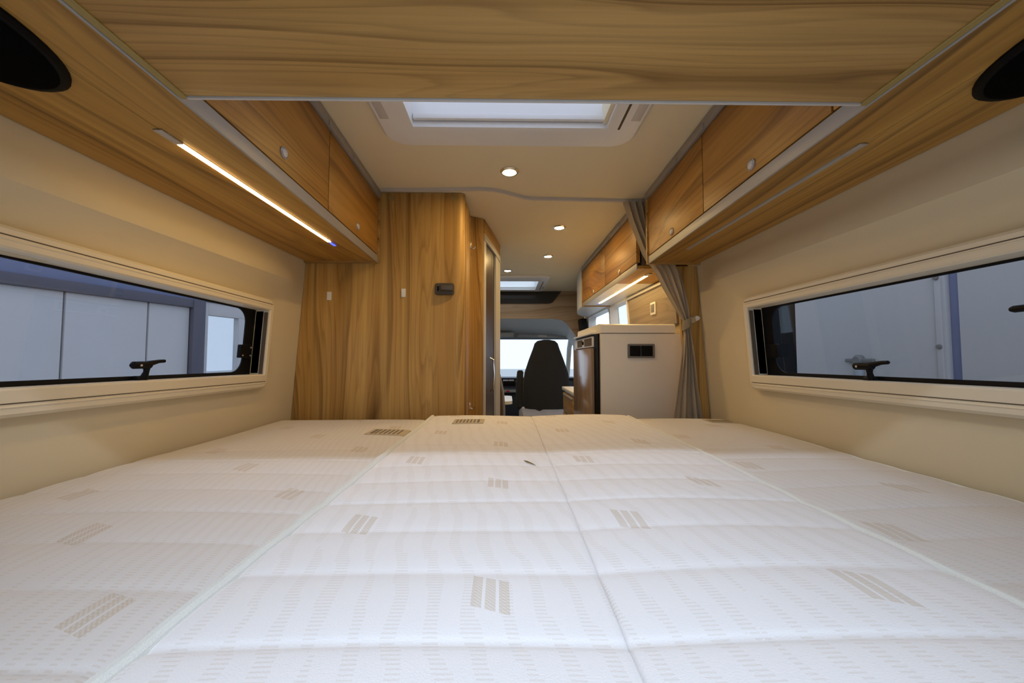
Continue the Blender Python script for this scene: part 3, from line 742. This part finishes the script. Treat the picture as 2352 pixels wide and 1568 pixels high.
for k in range(8):                                 # slats of the tambour door
    curved('tambour_slat', .10+k*.062, .10+(k+1)*.062-.006, -1.08, .604, -.004, .012, 'tambour', 2)
curved('door_gap', .60, .665, -1.08, .604, -.006, .012, 'black', 2)
curved('near_jamb', 0, .095, -ZC, .612, .004, .016, 'alul', 3)
curved('far_jamb', .67, 1.0, -ZC, .612, .005, .016, 'alul', 3)
curved('backing', 0, 1, -ZC, .712, -.036, .004, 'slot')
bm = B(); bx(bm, -.86, -.075, 2.335, 2.355, -ZC, .712); obj('front_wall', bm, 'wz', ba)
bm = B(); hx, hy = plan(.30)
tube(bm, [(hx+.006, hy, .000), (hx+.024, hy-.004, -.010), (hx+.030, hy-.006, -.085), (hx+.024, hy-.004, -.165), (hx+.006, hy, -.178)], .005, 10)
o = obj('door_handle', bm, 'chrome', ba)

# ------------------------------------------------------------------ fridge housing and fridge
fh = thing('fridge_housing', (.66, 2.07, -ZC), 'cream fridge housing with a rounded top rim behind the curtain', 'cabinet')
H = lambda z: half(z)-0.006
bm = B(); t = B()
loft(t, [[(.466, 1.782, z), (H(z), 1.782, z), (H(z), 2.362, z), (.466, 2.362, z)] for z in (-ZC, -0.25, .1185)]); merge(bm, t); obj('body', bm, 'cream', fh)
bm = B(); t = B(); pr = [(1.778, .1215), (1.778, .150), (1.782, .160), (1.792, .1655), (1.81, .167), (2.345, .167), (2.36, .160), (2.364, .1215)]
loft(t, [[(x, y, z) for y, z in pr] for x in (.4665, .83)]); merge(bm, t); obj('top_rim', bm, 'cream', fh)
bm = B(); loft(bm, [[(x, 1.7835, .1186), (x, 2.36, .1186), (x, 2.36, .1214), (x, 1.7835, .1214)] for x in (.468, .828)]); obj('shadow_joint', bm, 'slot', fh)

fg = thing('fridge', (.455, 2.07, -1.0), 'slim fridge with glossy brown door and black surround', 'fridge')
bm = B(); bx(bm, .4565, .4655, 1.800, 2.360, -1.02, .1195, 0.001); obj('surround', bm, 'black', fg)
M['fridgedoor'] = wood('glossy_fridge_door', 2, light=(0.40, 0.30, 0.22), mid=(0.32, 0.22, 0.15), rough=0.16, swirl=0.3, soft=0.4)
bm = B(); bx(bm, .436, .456, 1.872, 2.352, -.98, .050, 0.004); d = obj('door', bm, 'fridgedoor', fg)
vg = B(); bx(vg, .446, .456, 1.872, 2.352, .056, .110, 0.002); vgo = obj('control_panel', vg, 'white', fg)
for a, b in ((1.882, 2.06), (2.12, 2.26)):
    bm = B(); bx(bm, .4448, .4458, a, b, .063, .103); g = obj('vent_grille', bm, 'slot', vgo)
bm = B(); lathe(bm, [(.010, 0), (.010, -.006), (.007, -.008)], (.446, 2.09, .083), 'x', 16); obj('control_dial', bm, 'black', vgo)
bm = B(); bx(bm, 0.438, .466, 1.86, 2.356, .1205, .130, 0.002); obj('top_lip', bm, 'white', fg)

so = thing('switch_panel', (.66, 1.779, 0), 'double black switch panel with grey frame on the cream housing', 'switch')
bm = B(); t = B(); a = rrect(.596, .726, .000, .068, .004, 3); b = rrect(.605, .717, .008, .060, .002, 3)
loft(t, [[(x, 1.7815, z) for x, z in a], [(x, 1.774, z) for x, z in a], [(x, 1.774, z) for x, z in b], [(x, 1.779, z) for x, z in b]], cap=False); merge(bm, t); obj('frame', bm, 'grey', so)
for a, b in ((.606, .6595), (.6625, .716)):
    bm = B(); bx(bm, a, b, 1.7755, 1.7812, .009, .059, 0.001); obj('rocker', bm, 'black', so)

kc = thing('kitchen_counter', (.65, 2.62, -ZC), 'low kitchen counter with wooden drawers beyond the fridge', 'cabinet')
bm = B(); bx(bm, .462, .85, 2.368, 2.86, -ZC, -.246, 0.002); obj('body', bm, 'white', kc)
bm = B(); bx(bm, .440, .85, 2.368, 2.88, -.245, -.220, 0.005); obj('worktop', bm, 'white', kc)
for k, (a, b) in enumerate(((-.40, -.255), (-.62, -.405), (-.95, -.625))):
    bm = B(); bx(bm, .446, .461, 2.40, 2.855, a, b-.004, 0.002); dr = obj('drawer', bm, 'wy', kc)
    bm = B(); bx(bm, .438, .446, 2.45, 2.82, b-.022, b-.012, 0.002); obj('grip_rail', bm, 'alu', dr)

bm = B()                                           # wall panel between fridge and kitchen window
loft(bm, [[(half(z)-.018, 1.80, z), (half(z)-.018, 2.488, z), (half(z)-.006, 2.488, z), (half(z)-.006, 1.80, z)] for z in (.170, .405)])
kp = tag(obj('kitchen_wall_panel', bm, 'kwood'), 'greyish wooden wall panel above the fridge housing', 'panel')
bm = B(); bx(bm, .816, .832, 1.80, 2.485, .386, .402, 0.002); obj('top_strip', bm, 'alu', kp)
sk = thing('wall_socket', (.83, 2.06, .25), 'small framed wall socket on the greyish kitchen panel', 'socket')
bm = B(); bx(bm, half(.28)-.024, half(.28)-.0175, 2.03, 2.10, .245, .315, 0.002); obj('frame', bm, 'white', sk)
bm = B(); bx(bm, half(.28)-.0265, half(.28)-.0242, 2.042, 2.088, .257, .303, 0.001); obj('insert', bm, 'grey', sk)

r = thing('window_5', (.86, 2.69, KW[2]), 'bright kitchen side window with white frame', kind='structure')
Wn = lambda y, z, n: (half(z)-n, y, z)
bm = B(); o1 = rrect(KW[0]-.02, KW[1]+.02, KW[2]-.02, KW[3]+.02, .02); o2 = rrect(KW[0]+.005, KW[1]-.005, KW[2]+.005, KW[3]-.005, .02)
loft(bm, [[Wn(*p, .017) for p in o1], [Wn(*p, .024) for p in o1], [Wn(*p, .024) for p in o2], [Wn(*p, -.04) for p in o2]], cap=False); obj('frame', bm, 'white', r)
bm = B(); loft(bm, [[Wn(*p, -.040) for p in o1], [Wn(*p, -.044) for p in o1]]); obj('glass_pane', bm, 'clear', r)
for yy in ():
    bm = B(); loft(bm, [[Wn(yy-.012, z, -.046), Wn(yy+.012, z, -.046), Wn(yy+.012, z, -.060), Wn(yy-.012, z, -.060)] for z in KW[2:]]); obj('sash_bar', bm, 'white', r)
bm = B(); loft(bm, [[Wn(y, .20, -.046), Wn(y, .215, -.046), Wn(y, .215, -.056), Wn(y, .20, -.056)] for y in KW[:2]]); obj('sash_bar', bm, 'white', r)

r = thing('window_9', (-.86, 3.08, DW[2]), 'unseen side window opposite the kitchen, added for daylight', kind='structure')
bm = B(); o1 = rrect(DW[0]-.02, DW[1]+.02, DW[2]-.02, DW[3]+.02, .02); o2 = rrect(DW[0]+.005, DW[1]-.005, DW[2]+.005, DW[3]-.005, .02)
Wd = lambda y, z, n: (-(half(z)-n), y, z)
loft(bm, [[Wd(*p, .017) for p in o1], [Wd(*p, .024) for p in o1], [Wd(*p, .024) for p in o2], [Wd(*p, -.04) for p in o2]], cap=False); obj('frame', bm, 'white', r)
bm = B(); loft(bm, [[Wd(*p, -.040) for p in o1], [Wd(*p, -.044) for p in o1]]); obj('glass_pane', bm, 'clear', r)

r = thing('door_1', (.86, 3.3, SD[2]), 'open side door of the living area beyond the kitchen counter', kind='structure')
o1 = rrect(SD[0]-.018, SD[1]+.012, SD[2]-.018, SD[3]+.018, .05); o2 = rrect(SD[0]+.004, SD[1]-.004, SD[2]+.004, SD[3]-.004, .05)
bm = B(); loft(bm, [[Wn(*p, .017) for p in o1], [Wn(*p, .024) for p in o1], [Wn(*p, .024) for p in o2], [Wn(*p, -.05) for p in o2]], cap=False); obj('door_frame', bm, 'white', r)

tv = thing('pillar_cover', (.80, 3.77, .0), 'black padded pillar cover between the open side door and the cab', 'cover')
bm = B(); hexa(bm, [(.800, 3.70, -.02), (.842, 3.70, -.02), (.842, 3.86, -.02), (.800, 3.86, -.02)], [(.755, 3.70, .40), (.818, 3.70, .40), (.818, 3.86, .40), (.755, 3.86, .40)], 0.012); obj('pad', bm, 'black', tv)
bm = B(); tube(bm, [(.775, 3.698, .33), (.785, 3.694, .20), (.806, 3.698, .02)], .008, 8); obj('edge_seam', bm, 'rubber', tv)

# ------------------------------------------------------------------ dinette glimpsed past the bathroom
bn = thing('dinette_bench', (-.40, 2.85, -ZC), 'brown dinette bench backrest beside the bathroom cabin', 'bench')
bm = B(); t = B()
prof = [(-.80, -.50), (-.80, -.02), (-.74, .02), (-.30, .02), (-.16, .00), (-.09, -.05), (-.045, -.13), (-.018, -.26), (-.010, -.38), (-.010, -.50)]
loft(t, [[(x, 2.80, z) for x, z in prof], [(x, 2.90, z) for x, z in prof]]); merge(bm, t, 0.012, 3); obj('backrest', bm, 'bench', bn)
bm = B(); tube(bm, [(x, 2.803, z) for x, z in prof[4:]], .011, 8); obj('piping', bm, 'seatl', bn)
bm = B(); bx(bm, -.84, .0, 2.80, 2.955, -.68, -.50, 0.03, 3); obj('seat', bm, 'bench', bn)
bm = B(); bx(bm, -.84, -.02, 2.82, 2.95, -ZC, -.68); obj('base', bm, 'wy', bn)
tb = thing('dinette_table', (-.35, 3.2, -ZC), 'white dinette table with rounded corner in front of the bench', 'table')
bm = B(); t = B(); a = rrect(-.80, .058, 2.98, 3.44, .06)
loft(t, [[(x, y, -.372) for x, y in a], [(x, y, -.347) for x, y in a]]); merge(bm, t); obj('table_top', bm, 'white', tb)
bm = B(); tube(bm, [(-.45, 3.3, -.372), (-.45, 3.3, -ZC)], .03, 16); obj('leg', bm, 'alu', tb)

# ------------------------------------------------------------------ front bulkhead and cab
bm = B()
def mirror(p): return p + [(-x, z) for x, z in p[::-1]]
pts = mirror([(.838, .40), (.846, .15), (.770, .20), (.735, .245), (.690, .31), (.640, .375), (.590, .405), (.50, .417), (0.001, .424)][::-1])
pts = [(-.82, .712), (.82, .712), (.838, .40), (.846, .15), (.770, .20), (.735, .245), (.690, .31), (.640, .375), (.590, .405), (.50, .417), (-.50, .417), (-.590, .405), (-.640, .375), (-.690, .31), (-.735, .245), (-.770, .20), (-.846, .15), (-.838, .40)]
loft(bm, [[(x, 3.90, z) for x, z in pts], [(x, 3.92, z) for x, z in pts]])
tag(obj('cab_bulkhead_panel', bm, 'bulk'), 'wooden panel above the driving cab with an arched lower edge', 'panel')
bm = B(); a = [(-.545, .705), (.590, .705), (.50, .592), (.475, .580), (.44, .575), (-.44, .575), (-.475, .580), (-.50, .592)]
t = B(); loft(t, [[(x, 3.885, z) for x, z in a], [(x, 3.899, z) for x, z in a]]); merge(bm, t, 0.004)
tag(obj('overcab_flap', bm, 'dkpanel'), 'dark brown trapezoid flap on the panel above the cab', 'flap')

cb = thing('cab_headliner', (0, 4.2, .20), 'grey moulded cab headliner above the windscreen', 'headliner')
bm = B()
A = [(-.80, .20), (-.72, .30), (-.66, .39), (-.56, .425), (0, .435), (.56, .425), (.66, .39), (.72, .30), (.80, .20)]
Bq = [(-.82, .14), (-.78, .20), (-.72, .26), (-.6, .283), (0, .292), (.6, .283), (.72, .26), (.78, .20), (.82, .14)]
def cabring(P, y): return [(x, y, z) for x, z in P] + [(x*1.02, y, z+.02) for x, z in P[::-1]]
loft(bm, [cabring(A, 3.925), cabring([((a[0]+b[0])/2, a[1]*.55+b[1]*.45) for a, b in zip(A, Bq)], 4.15), cabring(Bq, 4.48)]); obj('liner', bm, 'cab', cb)
bm = B(); tube(bm, [(x*.985, 3.937, z-.004) for x, z in A], .013, 10); obj('edge_bead', bm, 'cab', cb)
bm = B(); bx(bm, -.78, .80, 4.47, 4.51, .225, .290, 0.008); obj('windscreen_header', bm, 'visor', cb)
bm = B(); bx(bm, -.16, .095, 4.30, 4.42, .245, .300, 0.012); obj('overhead_console', bm, 'visor', cb)
vs_ = thing('sun_visor', (.42, 4.42, .24), 'grey sun visor folded up above the swivelled seat', 'visor')
bm = B(); hexa(bm, [(.135, 4.40, .248), (.66, 4.40, .235), (.66, 4.40, .268), (.135, 4.40, .288)], [(.135, 4.418, .248), (.66, 4.418, .235), (.66, 4.418, .268), (.135, 4.418, .288)], 0.006); obj('flap', bm, 'visor', vs_)
bm = B(); bx(bm, .385, .490, 4.3975, 4.3995, .250, .274, 0.0005); o = obj('airbag_label', bm, 'alul', vs_)

r = thing('window_6', (0, 4.65, -.30), 'wide bright windscreen of the driving cab', kind='structure')
bm = B(); loft(bm, [[(-.80, 4.52, .25), (.80, 4.52, .25), (.80, 4.524, .252), (-.80, 4.524, .252)], [(-.84, 5.0, -.28), (.84, 5.0, -.28), (.84, 5.004, -.278), (-.84, 5.004, -.278)]]); obj('glass_pane', bm, 'clear', r)
for s in (-1, 1):
    bm = B(); tube(bm, [(s*.80, 4.50, .27), (s*.80, 4.66, .12), (s*.83, 5.0, -.28)], .03, 10); obj('pillar', bm, 'cab', r)
for s, i in ((-1, 7), (1, 8)):
    r = thing('window_%d' % i, (s*.86, 4.33, CABW[2]), 'cab door window on the %s' % ('driver side' if s < 0 else 'passenger side'), kind='structure')
    bm = B(); o1 = rrect(CABW[0]-.01, CABW[1]+.01, CABW[2]-.01, CABW[3]+.01, .03)
    loft(bm, [[(s*(half(z)+.025), y, z) for y, z in o1], [(s*(half(z)+.029), y, z) for y, z in o1]]); obj('glass_pane', bm, 'clear', r)
    bm = B(); o2 = rrect(CABW[0]+.02, CABW[1]-.02, CABW[2]+.02, CABW[3]-.02, .03)
    loft(bm, [[(s*(half(z)-.017), y, z) for y, z in o1], [(s*(half(z)-.025), y, z) for y, z in o1], [(s*(half(z)-.025), y, z) for y, z in o2], [(s*(half(z)+.02), y, z) for y, z in o2]], cap=False); obj('frame', bm, 'cab', r)

db = thing('dashboard', (0, 4.7, -.9), 'dark blue dashboard with silver vents and red hazard button', 'dashboard')
bm = B(); t = B(); pr = [(4.46, -.90), (4.46, -.44), (4.42, -.40), (4.42, -.36), (4.48, -.34), (4.50, -.27), (4.46, -.24), (4.48, -.238), (4.56, -.228), (4.98, -.29), (4.98, -.90)]
loft(t, [[(x, y, z) for y, z in pr] for x in (-.83, -.4, 0, .4, .83)]); merge(bm, t, 0.006); obj('body', bm, 'cabd', db)
for a, b in ((-.035, .030), (.034, .098)):
    bm = B(); bx(bm, a, b, 4.452, 4.462, -.275, -.258, 0.004); obj('vent', bm, 'vent', db)
bm = B(); bx(bm, -.03, .12, 4.475, 4.50, -.335, -.285, 0.003); obj('radio', bm, 'black', db)
bm = B(); bx(bm, -.10, .14, 4.408, 4.4195, -.408, -.375, 0.003); tr_ = obj('ledge', bm, 'visor', db)
bm = B(); bx(bm, .005, .045, 4.402, 4.4075, -.402, -.385, 0.002); obj('hazard_button', bm, 'red', db)

def front_seat(label, cx, turned, arm):
    """captain seat; turned = faces the living area"""
    r = thing('captain_chair', (cx, 3.45, -ZC), label, 'chair', 'cab chairs')
    d = -1 if turned else 1
    yb = 3.55
    Y = lambda v: yb + d*v
    out = [(.0, .205, -.50), (.0, .225, -.40), (.005, .225, -.25), (.01, .210, -.14), (.015, .170, -.02), (.02, .128, .09), (.022, .112, .14), (.024, .085, .165), (.025, .035, .175)]
    bm = B(); rings = []
    for back, hw, z in out:
        th = .055
        ring = []
        for k in range(20):
            a = 2*PI*k/20
            ca, sa = math.cos(a), math.sin(a)
            ring.append((cx + hw*math.copysign(abs(ca)**.45, ca), Y(-back) + th*math.copysign(abs(sa)**.6, sa), z))
        rings.append(ring)
    loft(bm, rings); obj('backrest', bm, 'seatd', r)
    bm = B(); t = B()
    yy = sorted((Y(.03), Y(.52)))
    n = 24; top = []
    for j in range(13):
        v = j/12; row = []
        for i in range(n+1):
            u = i/n*2-1
            z = -.495 + .028*abs(u)**3 - .03*smooth(.8, 1.0, v) + .012*math.cos(u*PI*.5)**.5 - .028*smooth(.93, 1.0, abs(u)) - .018*math.exp(-((u+.28)/.07)**2)
            row.append((cx+u*.265, Y(.04+.50*v), z))
        top.append(row)
    g = loft(t, top, closed=False)
    ret = bmesh.ops.extrude_face_region(t, geom=t.faces[:])
    for v in [e for e in ret['geom'] if isinstance(e, bmesh.types.BMVert)]: v.co.z = -.63
    merge(bm, t); obj('cushion', bm, 'seatl', r, ang=50)
    bm = B(); bx(bm, cx-.22, cx+.22, min(Y(.06), Y(.5)), max(Y(.06), Y(.5)), -.82, -.632, 0.02); obj('swivel_base', bm, 'cabd', r)
    bm = B(); bx(bm, cx-.20, cx+.20, min(Y(.1), Y(.45)), max(Y(.1), Y(.45)), -ZC, -.822, 0.005); obj('seat_box', bm, 'cabd', r)
    for s in arm:
        bm = B(); tube(bm, [(cx+s*.262, Y(.02), -.47), (cx+s*.262, Y(.0), -.42), (cx+s*.258, Y(-.02), -.24), (cx+s*.250, Y(-.03), -.135), (cx+s*.250, Y(-.03), -.118)], [.022, .034, .034, .032, .02], 14); ar = obj('armrest', bm, 'seatd', r)
        bm = B(); lathe(bm, [(.014, 0), (.014, d*.012), (.008, d*.016)], (cx+s*.225, Y(.055), -.47), 'y', 14); obj('armrest_knob', bm, 'alul', ar)
    return r
front_seat('charcoal captain seat turned to face the bed, grey cushion', .392, True, (-1,))
front_seat('charcoal captain seat on the steering wheel side of the cab', -.43, False, (1,))

# ------------------------------------------------------------------ outside
bm = B(); bx(bm, -40, 40, -30, 60, -ZC-.62, -ZC-.60)
tag(obj('ground', bm, 'ground'), 'grey paved ground outside', kind='structure')

sh = thing('panel_building', (-5.0, 6, -ZC-.60), 'pale panelled building with blue grey fascia seen through the window', 'building')
sh.rotation_euler.z = math.radians(-12.5)
seams = [-1.6, -.74, .13, 1.0, 1.87, 2.74, 3.61, 4.48, 5.35, 5.92]
for a, b in zip(seams, seams[1:]):
    bm = B(); bx(bm, -5.14, -5.0, a+.012, b-.012, -ZC-.60, .80, 0.008); obj('wall_panel', bm, 'shed', sh)
bm = B(); bx(bm, -5.16, -5.13, -1.7, 5.92, -ZC-.60, .80); obj('panel_backing', bm, 'sheddark', sh)
bm = B(); bx(bm, -5.12, -4.94, -1.7, 6.05, .80, .93, 0.01); obj('beam', bm, 'sheddark', sh)
bm = B(); bx(bm, -5.12, -4.97, -1.7, 9.4, .93, 1.16, 0.01); obj('fascia', bm, 'shedblue', sh)
bm = B(); bx(bm, -5.14, -5.02, -1.7, 9.4, 1.16, 2.3, 0.01); obj('upper_wall', bm, 'shed', sh)
bm = B(); bx(bm, -5.12, -4.93, 5.92, 6.11, -ZC-.60, .93, 0.01); obj('column', bm, 'sheddark', sh)
for y0, y1, z0, z1 in ((6.115, 6.21, -ZC-.6, .93), (6.21, 9.3, .715, .93), (6.21, 9.3, -ZC-.6, -.25), (6.76, 6.88, -.25, .715), (9.2, 9.4, -.25, .715)):
    bm = B(); bx(bm, -5.12, -5.0, y0, y1, z0, z1, 0.008); obj('window_frame', bm, 'shed', sh)
bm = B(); bx(bm, -5.08, -5.07, 6.21, 9.2, -.25, .715); obj('glass_pane', bm, 'clear', sh)

nv = thing('neighbour_camper', (2.9, 1.5, -ZC-.60), 'white camper parked alongside, seen through the right window', 'vehicle')
for a, b in ((-1.6, .20), (.205, 2.155), (2.215, 3.40)):
    bm = B(); bx(bm, 2.70, 2.80, a, b, -ZC-.25, 1.35, 0.012); obj('side_panel', bm, 'van', nv)
bm = B(); bx(bm, 2.725, 2.80, 2.155, 2.215, -.30, .62, 0.006); obj('joint_strip', bm, 'shedblue', nv)
bm = B(); bx(bm, 2.69, 2.70, 2.235, 2.265, -.26, .58, 0.002); rl_ = obj('cover_rail', bm, 'van', nv)
for z in (.07, -.24, .5):
    bm = B(); lathe(bm, [(.016, 0), (.014, -.01), (.004, -.012)], (2.69, 2.25, z), 'x', 12); obj('rivet', bm, 'grey', rl_)
bm = B(); bx(bm, 2.72, 4.7, 3.405, 5.6, -ZC-.25, 1.0, 0.03); obj('dark_cab', bm, 'vandark', nv)
bm = B(); bx(bm, 2.80, 4.7, -1.6, 3.40, -ZC-.25, 1.35); obj('body', bm, 'van', nv)
for y in (-.6, 4.6):
    bm = B(); lathe(bm, [(.33, 0), (.33, .22)], (2.75, y, -ZC-.27), 'x', 28); obj('wheel', bm, 'rubber', nv)
hd = B(); lathe(hd, [(.045, 0), (.045, -.02), (.03, -.035)], (2.70, 2.78, -.02), 'x', 18); bx(hd, 2.672, 2.70, 2.66, 2.88, -.032, -.004, 0.008); obj('flap_lock', hd, 'grey', nv)
hd = B(); tube(hd, [(2.69, 2.78, -.075), (2.68, 2.77, -.11), (2.69, 2.79, -.24)], [.035, .03, .012], 12); obj('lock_strap', hd, 'visor', nv)
